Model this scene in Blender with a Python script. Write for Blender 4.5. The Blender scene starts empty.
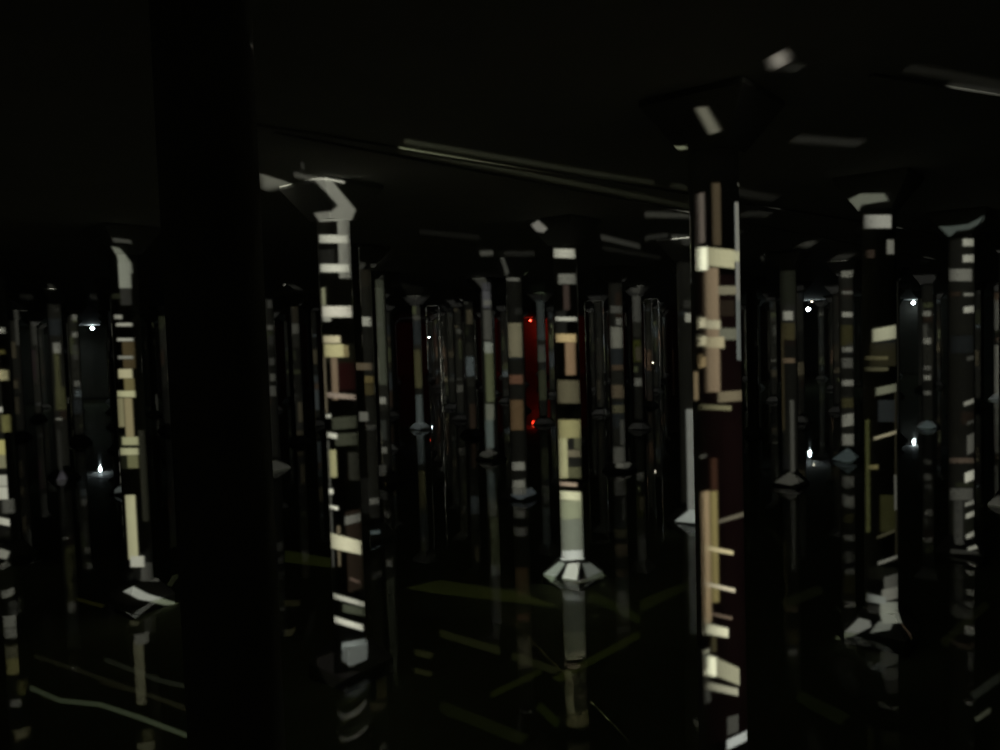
import bpy, bmesh, math, random
import numpy as np
from mathutils import Vector, Matrix, Euler

# ------------------------------------------------------------------ camera
sc = bpy.context.scene
H_EYE, H_CEIL, FLOOR = 5.179, 7.605, -0.20          # above the water surface
PITCH, ROLL, FOCAL = 0.04963, 0.03119, 782.87
cd = bpy.data.cameras.new('camera'); cam = bpy.data.objects.new('camera', cd)
sc.collection.objects.link(cam); sc.camera = cam
cd.sensor_width = 36; cd.lens = FOCAL / 1000 * 36; cd.clip_start = .05; cd.clip_end = 400
fwd = Vector((0, math.cos(PITCH), -math.sin(PITCH)))
up0 = Vector((0, math.sin(PITCH), math.cos(PITCH)))
right0 = Vector((1, 0, 0))
# camera rolled clockwise: its right axis dips, the scene appears turned the other way
right = right0 * math.cos(ROLL) - up0 * math.sin(ROLL)
up = up0 * math.cos(ROLL) + right0 * math.sin(ROLL)
M3 = Matrix((right, up, -fwd)).transposed()
cam.matrix_world = Matrix.Translation((0, 0, H_EYE)) @ M3.to_4x4()

# ------------------------------------------------------------------ world, exposure
w = bpy.data.worlds.new('world'); sc.world = w; w.use_nodes = True
w.node_tree.nodes['Background'].inputs[0].default_value = (.5, .6, .5, 1)
w.node_tree.nodes['Background'].inputs[1].default_value = 0.0005
cd.dof.use_dof = True; cd.dof.focus_distance = 3.0; cd.dof.aperture_fstop = 4.8   # hand-held and slightly out of focus
sc.view_settings.view_transform = 'Standard'
sc.view_settings.look = 'None'
sc.view_settings.gamma = 1
sc.view_settings.use_curve_mapping = False
sc.view_settings.exposure = 0.0
POWER = 53.0                                       # watts per unit of each projector

# three projectors on the near walkway; the pictures they throw are computed further down
PROJ = {'M': (-0.3, 0.0, 6.3), 'L': (-4.0, 2.3, 6.6), 'R': (4.5, 1.0, 6.6)}

# ------------------------------------------------------------------ the column grid
R = .26
TH, OX, OY, KA, KB, KQ = 0.837370, 2.408027, 8.712148, 0.973820, 1.015233, 0.0945754
SHIFT = {(0,2):-.12,(2,3):.2,(4,5):1.85,(2,8):.35,(3,10):.45,(2,1):-.28,(0,3):-.2,(1,5):.6,(2,7):.9,(3,1):.12,(2,2):.1,(3,3):.08,(1,1):.04,(5,4):.05,(0,0):-.06,(9,3):-1.0,(12,4):1.2,(13,10):.9,(9,7):.6,(10,2):.3}
def grid(i, j):
    S = 6.07
    return (OX + S*(i*KA*math.cos(TH) - j*KB*math.sin(TH+KQ)) + SHIFT.get((i, j), 0),
            OY + S*(i*KA*math.sin(TH) + j*KB*math.cos(TH+KQ)) + (-.25 if (i, j) == (0, 0) else 0))

E1 = Vector((math.cos(TH), math.sin(TH), 0)); E2 = Vector((-math.sin(TH+KQ), math.cos(TH+KQ), 0))
N1 = Vector((E2.y, -E2.x, 0))                      # across the rows of constant i
N2 = Vector((-E1.y, E1.x, 0))                      # across the rows of constant j
COLS = {}
for i in range(-1, 14):
    for j in range(-1, 13):
        x, y = grid(i, j)
        a = x / max(y, .01)
        if y > 3 and -.72 < a < .72: COLS[(i, j)] = (x, y)
COLS[(-1, -1)] = grid(-1, -1); COLS[(-1, 1)] = grid(-1, 1)

# ------------------------------------------------------------------ materials
def mat(name):
    m = bpy.data.materials.new(name); m.use_nodes = True
    nt = m.node_tree; return m, nt, nt.nodes, nt.links, nt.nodes['Principled BSDF']
def concrete(name, c0, c1, rough=.85, scale=3.0, bump=.25):
    m, nt, n, l, b = mat(name)
    tc = n.new('ShaderNodeTexCoord')
    no = n.new('ShaderNodeTexNoise'); no.inputs['Scale'].default_value = scale; no.inputs['Detail'].default_value = 8
    n2 = n.new('ShaderNodeTexNoise'); n2.inputs['Scale'].default_value = scale*9; n2.inputs['Detail'].default_value = 5
    mx = n.new('ShaderNodeMix'); mx.data_type = 'RGBA'
    mx.inputs[6].default_value = (*c0, 1); mx.inputs[7].default_value = (*c1, 1)
    bp = n.new('ShaderNodeBump'); bp.inputs['Strength'].default_value = bump; bp.inputs['Distance'].default_value = .01
    l.new(tc.outputs['Object'], no.inputs['Vector']); l.new(tc.outputs['Object'], n2.inputs['Vector'])
    l.new(no.outputs[0], mx.inputs[0]); l.new(mx.outputs[2], b.inputs['Base Color'])
    l.new(n2.outputs[0], bp.inputs['Height']); l.new(bp.outputs[0], b.inputs['Normal'])
    b.inputs['Roughness'].default_value = rough
    b.inputs['Specular IOR Level'].default_value = .25
    return m
def plain(name, c, rough=.5, metal=0.0):
    m, nt, n, l, b = mat(name)
    no = n.new('ShaderNodeTexNoise'); no.inputs['Scale'].default_value = 25
    mr = n.new('ShaderNodeMapRange'); mr.inputs['To Min'].default_value = max(rough-.1, .02); mr.inputs['To Max'].default_value = rough+.1
    l.new(no.outputs[0], mr.inputs[0]); l.new(mr.outputs[0], b.inputs['Roughness'])
    b.inputs['Base Color'].default_value = (*c, 1); b.inputs['Metallic'].default_value = metal
    return m
def glow(name, c, s):
    m, nt, n, l, b = mat(name)
    b.inputs['Base Color'].default_value = (*c, 1)
    b.inputs['Emission Color'].default_value = (*c, 1); b.inputs['Emission Strength'].default_value = s
    return m
m_col = concrete('column_concrete', (.44, .44, .42), (.56, .56, .53))
m_ceil = concrete('ceiling_concrete', (.40, .40, .38), (.5, .5, .47), scale=1.2)
m_wall = concrete('wall_concrete', (.38, .38, .35), (.5, .49, .45), scale=.8)
m_floor = concrete('silty_floor', (.30, .31, .22), (.44, .45, .33), scale=1.5)
m_steel = plain('galvanised_steel', (.55, .55, .55), .45, .6)
m_black = plain('black_housing', (.02, .02, .02), .5)
m_white = glow('white_lens', (.85, .97, 1.0), 22)
m_warm = glow('warm_bulb', (1.0, .93, .7), 3)
m_red = glow('red_bulb', (1.0, .06, .03), 10)
# shallow, still water: mirror by Fresnel, otherwise clear down to the floor
m_water = bpy.data.materials.new('water'); m_water.use_nodes = True
nt = m_water.node_tree; n = nt.nodes; l = nt.links; n.clear()
out = n.new('ShaderNodeOutputMaterial'); mix = n.new('ShaderNodeMixShader'); fr = n.new('ShaderNodeFresnel')
gb = n.new('ShaderNodeNewGeometry'); ior = n.new('ShaderNodeMapRange')   # same sheet seen from either side
ior.inputs['To Min'].default_value = 1.3; ior.inputs['To Max'].default_value = 1/1.3
l.new(gb.outputs['Backfacing'], ior.inputs[0]); l.new(ior.outputs[0], fr.inputs['IOR'])
tr = n.new('ShaderNodeBsdfTransparent'); tr.inputs[0].default_value = (.86, .9, .8, 1)
gl = n.new('ShaderNodeBsdfGlossy'); gl.inputs['Roughness'].default_value = .02
no = n.new('ShaderNodeTexNoise'); no.inputs['Scale'].default_value = 1.3; no.inputs['Detail'].default_value = 3
tc = n.new('ShaderNodeTexCoord'); bp = n.new('ShaderNodeBump')
bp.inputs['Strength'].default_value = .10; bp.inputs['Distance'].default_value = .02
l.new(tc.outputs['Object'], no.inputs['Vector']); l.new(no.outputs[0], bp.inputs['Height'])
l.new(bp.outputs[0], gl.inputs['Normal']); l.new(bp.outputs[0], fr.inputs['Normal'])
l.new(fr.outputs[0], mix.inputs[0]); l.new(tr.outputs[0], mix.inputs[1]); l.new(gl.outputs[0], mix.inputs[2])
l.new(mix.outputs[0], out.inputs[0])

# ------------------------------------------------------------------ helpers
COL = sc.collection
def link_mesh(name, bm, m, parent=None, smooth=False):
    me = bpy.data.meshes.new(name); bm.normal_update(); bm.to_mesh(me); bm.free()
    me.materials.append(m)
    if smooth:
        for p in me.polygons: p.use_smooth = True
    o = bpy.data.objects.new(name, me); COL.objects.link(o)
    if parent: o.parent = parent
    return o
def add_box(bm, c, s, rot=None):
    r = bmesh.ops.create_cube(bm, size=1)
    mt = Matrix.Translation(c) @ (rot.to_4x4() if rot else Matrix()) @ Matrix.Diagonal((*s, 1))
    bmesh.ops.transform(bm, matrix=mt, verts=r['verts']); return r['verts']
def add_tube(bm, a, b, r0, r1=None, seg=12):
    a = Vector(a); b = Vector(b); d = b - a; r1 = r0 if r1 is None else r1
    r = bmesh.ops.create_cone(bm, cap_ends=True, segments=seg, radius1=r0, radius2=r1, depth=d.length)
    mt = Matrix.Translation((a+b)/2) @ d.to_track_quat('Z', 'Y').to_matrix().to_4x4()
    bmesh.ops.transform(bm, matrix=mt, verts=r['verts']); return r['verts']
def thing(name, label, cat, loc, rz=0, group=None):
    o = bpy.data.objects.new(name, None); COL.objects.link(o)
    o.location = loc; o.rotation_euler = (0, 0, rz); o['label'] = label; o['category'] = cat
    if group: o['group'] = group
    return o
def struct(name, bm, m, parent=None, label=None):
    o = link_mesh(name, bm, m, parent)
    if not parent: o['kind'] = 'structure'
    if label: o['label'] = label
    return o

# ------------------------------------------------------------------ the setting
def plan(n, m):                                    # point at distances n, m across the two families of rows
    d = N1.x*N2.y - N1.y*N2.x
    return Vector(((n*N2.y - m*N1.y)/d, (N1.x*m - N2.x*n)/d, 0))
NB0, NB1, MB0, MB1 = -1.15, 92.0, -6.0, 88.0        # cistern walls
cor = [plan(NB0, MB0), plan(NB1, MB0), plan(NB1, MB1), plan(NB0, MB1)]
def slab(z0, z1, pad=0.0):
    bm = bmesh.new()
    a = [bm.verts.new((c.x, c.y, z0)) for c in cor]; b = [bm.verts.new((c.x, c.y, z1)) for c in cor]
    bm.faces.new(a[::-1]); bm.faces.new(b)
    for k in range(4): bm.faces.new((a[k], a[(k+1) % 4], b[(k+1) % 4], b[k]))
    return bm
struct('floor', slab(FLOOR-.3, FLOOR), m_floor)
struct('ceiling', slab(H_CEIL, H_CEIL+.3), m_ceil)
def wall(name, a, b):
    d = (b-a); nrm = Vector((d.y, -d.x, 0)).normalized()
    cen = sum(cor, Vector())/4
    if (cen-a).dot(nrm) > 0: nrm = -nrm
    bm = bmesh.new(); q = []
    for z in (FLOOR, H_CEIL):
        for p in (a, b, b+nrm*.3, a+nrm*.3): q.append(bm.verts.new((p.x, p.y, z)))
    bm.faces.new(q[:4][::-1]); bm.faces.new(q[4:])
    for k in range(4): bm.faces.new((q[k], q[(k+1) % 4], q[4+(k+1) % 4], q[4+k]))
    struct(name, bm, m_wall)
wall('wall_right', cor[0], cor[1]); wall('wall_far', cor[1], cor[2])
wall('wall_left', cor[2], cor[3]); wall('wall_near', cor[3], cor[0])
bm = bmesh.new(); g = bmesh.ops.create_grid(bm, x_segments=1, y_segments=1, size=1)
for v, c in zip(bm.verts, (cor[0], cor[1], cor[3], cor[2])): v.co = (c.x, c.y, 0)
bmesh.ops.recalc_face_normals(bm, faces=bm.faces)
if sum(f.normal.z for f in bm.faces) < 0: bmesh.ops.reverse_faces(bm, faces=bm.faces)
o = link_mesh('water', bm, m_water); o['kind'] = 'stuff'; o['category'] = 'water'
o['label'] = 'still black shallow water covering the cistern floor'
# the visitors' ledge under the camera (its top 1.6 m below the eye)
bm = bmesh.new(); q = []
p0, p1 = plan(NB0, MB0), plan(NB0, 20.0); e0, e1 = plan(NB0+1.8, MB0), plan(NB0+1.8, 20.0)
for z in (H_EYE-1.8, H_EYE-1.6):
    for p in (p0, e0, e1, p1): q.append(bm.verts.new((p.x, p.y, z)))
bm.faces.new(q[:4][::-1]); bm.faces.new(q[4:])
for k in range(4): bm.faces.new((q[k], q[(k+1) % 4], q[4+(k+1) % 4], q[4+k]))
struct('trim_1', bm, m_wall, label='concrete visitors ledge along the near wall')
# formwork ridges on the ceiling
for nm, a, b in (('trim_2', (-1.09-1.6, 10.11-1.4), (3.59+14, 14.17+12.2)), ('trim_3', (-1.2-1.3, 10.52-1.4), (3.85+13, 16.02+14.2)), ('trim_4', (3.99-.3, 7.87-.15), (5.28+3, 8.48+1.42))):
    bm = bmesh.new(); a = Vector((*a, 0)); b = Vector((*b, 0)); d = b-a
    add_box(bm, ((a.x+b.x)/2, (a.y+b.y)/2, H_CEIL-.015), (d.length, .05, .03), Matrix.Rotation(math.atan2(d.y, d.x), 3, 'Z'))
    struct(nm, bm, m_ceil, label='thin straight ridge left by the formwork on the ceiling')

# ------------------------------------------------------------------ columns
HS = H_CEIL - FLOOR
BASE_HW, BASE_H, CAP_HW, CAP_H = .48, .56, .57, .55
def make_column(loc, label, group):
    t = thing('concrete_column', label, 'column', loc, TH+KQ/2, group); t['kind'] = 'thing'
    bm = bmesh.new(); seg = 40; rings = []
    for z in (BASE_H-.01, HS*.25, HS*.5, HS*.75, HS-CAP_H+.01):
        rings.append([bm.verts.new((R*math.cos(2*math.pi*k/seg), R*math.sin(2*math.pi*k/seg), z)) for k in range(seg)])
    for a, b in zip(rings, rings[1:]):
        for k in range(seg): bm.faces.new((a[k], a[(k+1) % seg], b[(k+1) % seg], b[k]))
    link_mesh('shaft', bm, m_col, t, True)
    def stack(levels):
        bm = bmesh.new(); rs = []
        for hw, z in levels: rs.append([bm.verts.new((sx*hw, sy*hw, z)) for sx, sy in ((-1, -1), (1, -1), (1, 1), (-1, 1))])
        bm.faces.new(rs[0][::-1]); bm.faces.new(rs[-1])
        for a, b in zip(rs, rs[1:]):
            for k in range(4): bm.faces.new((a[k], a[(k+1) % 4], b[(k+1) % 4], b[k]))
        bmesh.ops.bevel(bm, geom=[e for e in bm.edges if abs(e.verts[0].co.z-e.verts[1].co.z) > .05], offset=.012, segments=1, affect='EDGES')
        return bm
    link_mesh('base', stack([(BASE_HW, 0), (BASE_HW, .24), (.255, BASE_H)]), m_col, t)
    link_mesh('capital', stack([(.255, HS-CAP_H), (CAP_HW, HS-.06), (CAP_HW, HS)]), m_col, t)
    return t
LABELS = {
 (-1,0): 'unlit black column nearest the camera, a broad silhouette left of centre',
 (0,0): 'widest lit column, right of centre, cream blocks above a tall beige stripe',
 (0,1): 'column just right of the black silhouette, with crisp white bands and lit capital strut',
 (1,1): 'middle column, pale yellow lower half and bright flared base on the water',
 (1,0): 'dim olive lit column with slanting bands and a lit splayed base',
 (0,2): 'column left of the black silhouette, white strip down to its lit foot',
 (0,3): 'column cut by the left edge of the frame, cream blocks low down',
 (2,0): 'right-hand column with small white bars stacked down its right side',
 (2,1): 'column hidden behind the widest cream column, grey strip and base peeping out left',
 (1,2): 'dim column half hidden behind the right side of the crisp white-banded column',
 (2,3): 'slim column with a pale grey strip, second right of the white-banded column',
 (4,5): 'slim far column with small lit base, near the sparkling pipe frame',
 (3,3): 'slim grey green lit column left of centre, brightest block a third down',
 (2,2): 'column next left of the middle one, beige blocks above white ones',
 (5,4): 'thin dull column between the beige-blocked column and the middle one',
 (3,2): 'column next right of the middle one, dull grey block in upper third',
 (5,3): 'thin far column close right of the grey-blocked column, with pale capital',
 (3,1): 'slim column with one small white square near its top and blotchy base',
 (4,1): 'slim column left of the olive column, evenly spaced pale bands, bluish base',
 (5,2): 'thin dim column just right of the widest cream column, blue grey base',
 (6,1): 'thin far column right of the olive column, short pale bars, bluish base',
 (3,0): 'column at the right edge of the frame with a dim grey base corner',
 (9,1): 'thin far column near the right edge, pale strip above a small base',
 (1,5): 'slim column near the left edge, white square above an olive strip',
 (2,7): 'thin far column with two white squares near its top, at far left',
 (1,4): 'slim column behind the left side of the white-footed column, small base at the water',
 (2,4): 'slim column just right of the black silhouette, dim beads of light',
 (2,8): 'thin far column near the left edge, pale upper strip only',
 (3,10): 'thin far column near the left edge with a dull broken upper strip',
 (-1,-1): 'unlit column beside the camera, right of the visitors ledge',
 (-1,1): 'unlit column near the left of the visitors ledge, out of frame',
}
def view_x(x, y): return 500 + FOCAL*x/y
MARKS = [(-60, 'the left edge'), (125, 'the white-footed column'), (228, 'the black silhouette'), (340, 'the white-banded column'), (415, 'the sparkling frame'),
 (488, 'the grey green column'), (567, 'the middle column'), (620, 'the grey-blocked column'), (717, 'the widest cream column'), (848, 'the evenly banded column'),
 (881, 'the olive column'), (961, 'the white-barred column'), (1300, 'the right edge')]
proto = None
for (i, j), (x, y) in sorted(COLS.items(), key=lambda kv: math.hypot(*kv[1])):
    lab = LABELS.get((i, j)); grp = 'concrete columns of the cistern'
    if lab is None:
        d = math.hypot(x, y)
        vx = view_x(x, y)
        for (xa, na), (xb, nb) in zip(MARKS, MARKS[1:]):
            if xa <= vx < xb: break
        rank = 'mid-distance' if d < 42 else ('far' if d < 72 else 'farthest')
        lab = '%s thin column between %s and %s' % (rank, na, nb)
        grp = rank + ' columns between ' + na + ' and ' + nb
    if proto is None:
        proto = make_column((x, y, FLOOR), lab, grp); kids = list(proto.children)
    else:
        c = proto.copy(); COL.objects.link(c); c.location = (x, y, FLOOR); c['label'] = lab; c['group'] = grp
        for k in kids:
            q = k.copy(); COL.objects.link(q); q.parent = c

# ------------------------------------------------------------------ lamps and rigs
def aim(o, tgt):
    d = Vector(tgt) - o.location; o.rotation_euler = (0, 0, math.atan2(d.y, d.x) - math.pi/2)
def projector(loc, tgt, label, group, lit, power):
    """loc = lens centre; a black box hung from the ceiling on a rod, lens towards tgt"""
    t = thing('projector', label, 'projector', loc, 0, group); aim(t, tgt)
    bm = bmesh.new(); add_box(bm, (0, -.24, 0), (.62, .4, .4) if lit else (.42, .4, .18)); bmesh.ops.bevel(bm, geom=bm.edges[:], offset=.02, segments=2, affect='EDGES')
    b = link_mesh('body', bm, m_black, t)
    bm = bmesh.new(); add_tube(bm, (0, -.06, 0), (0, -.015, 0), .15 if lit else .075, .18 if lit else .085, 20)
    link_mesh('lens', bm, m_white if lit else m_steel, t)
    zt = H_CEIL - loc[2]
    bm = bmesh.new(); add_tube(bm, (0, -.24, .08), (0, -.24, zt), .03); add_box(bm, (0, -.24, zt-.01), (.16, .16, .02))
    link_mesh('ceiling_bracket', bm, m_steel, t)
    if power:
        ld = bpy.data.lights.new('projector_beam', 'SPOT'); ld.energy = power; ld.color = (.8, .97, 1); ld.shadow_soft_size = .05
        ld.spot_size = 2.2; ld.spot_blend = .6
        lo = bpy.data.objects.new('projector_beam', ld); COL.objects.link(lo)
        lo.location = loc; lo.rotation_euler = (Vector(tgt)-Vector(loc)).to_track_quat('-Z', 'Y').to_euler()
        lo.location += (Vector(tgt)-Vector(loc)).normalized()*.12
cam_pt = (0, 0, H_EYE)
projector((-41.9, 81.0, 7.3), cam_pt, 'far projector with a cool white glowing lens, at the left of the picture', 'far projectors facing the camera', True, 150)
projector((29.25, 74.0, 6.8), cam_pt, 'far projector with a white glowing lens right of the big cream column', 'far projectors facing the camera', True, 60)
projector((43.4, 82.0, 7.3), cam_pt, 'far projector with a white glowing lens right of the olive lit column', 'far projectors facing the camera', True, 60)
NEARL = {'M': 'black projector hung over the camera', 'L': 'black projector hung left of the camera', 'R': 'black projector hung right of the camera'}
for k, p in PROJ.items():
    projector((p[0], p[1]-.05, p[2]), (p[0]+(0, -2, 2)['MLR'.index(k)], p[1]+20, p[2]), NEARL[k] + ', throwing the light bars', 'near projectors', False, 0)
def bulb(name, loc, m, label, cat, r=.06, power=0, col=(1, 1, 1)):
    t = thing(name, label, cat, loc, 0)
    bm = bmesh.new(); bmesh.ops.create_uvsphere(bm, u_segments=14, v_segments=10, radius=r); link_mesh('bulb', bm, m, t, True)
    bm = bmesh.new(); add_tube(bm, (0, 0, r*.7), (0, 0, r*2.2), r*.8, r*.6); link_mesh('socket', bm, m_black, t)
    bm = bmesh.new(); add_tube(bm, (0, 0, r*2), (0, 0, H_CEIL-loc[2]), .012, seg=8); link_mesh('hanging_rod', bm, m_steel, t)
    if power:
        ld = bpy.data.lights.new('bulb_light', 'POINT'); ld.energy = power; ld.color = col; ld.shadow_soft_size = r
        lo = bpy.data.objects.new('bulb_light', ld); COL.objects.link(lo); lo.location = (loc[0], loc[1]-.02, loc[2]-r-.06)
bulb('red_lamp', (4.4, 108.0, 7.2), m_red, 'small red lamp near the far wall, left of the middle column', 'lamp', .16, 28, (1, .03, .01))
bulb('red_lamp', (-7.34, 80.0, 5.2), m_red, 'tiny dim red lamp low between the left-of-centre columns', 'lamp', .05)
bulb('ceiling_lamp', (28.4, 71.0, 7.42), m_warm, 'small round lamp just above the right of centre white projector', 'lamp', .09)
bulb('ceiling_lamp', (-8.2, 92.0, 5.3), m_white, 'tiny white lamp hanging inside the left pipe frame', 'lamp', .08)
bulb('ceiling_lamp', (9.2, 47, 3.3), m_warm, 'tiny white lamp hanging low inside the right pipe frame', 'lamp', .05)
def pipe_frame(xa, xb, y, label):
    t = thing('pipe_frame', label, 'pipe frame', ((xa+xb)/2, y, FLOOR), 0, 'pipe frames among the columns')
    hw = (xb-xa)/2; zt = 7.03 - FLOOR; r = .03
    for s in (-1, 1):
        bm = bmesh.new(); add_tube(bm, (s*hw, 0, 0), (s*hw, 0, zt-.12), r); add_tube(bm, (s*hw, 0, 0), (s*hw, 0, .03), .1)
        link_mesh('upright', bm, m_steel, t)
    bm = bmesh.new(); pts = []
    for k in range(7):
        a = math.pi - k*math.pi/12; pts.append((-hw+.12+.12*math.cos(a), 0, zt-.12+.12*math.sin(a)))
    for k in range(7):
        a = math.pi/2 - k*math.pi/12; pts.append((hw-.12+.12*math.cos(a), 0, zt-.12+.12*math.sin(a)))
    for a, b in zip(pts, pts[1:]): add_tube(bm, a, b, r)
    link_mesh('crossbar', bm, m_steel, t)
FRAMES = [(-4.12, -3.39, 45.0), (4.97, 6.03, 45.0), (8.37, 9.21, 45.0)]
for f, lb in zip(FRAMES, ('thin steel pipe frame left of centre, its right upright sparkling', 'thin steel pipe frame just right of the middle column', 'thin steel pipe frame left of the big cream column')):
    pipe_frame(*f, lb)


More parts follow.
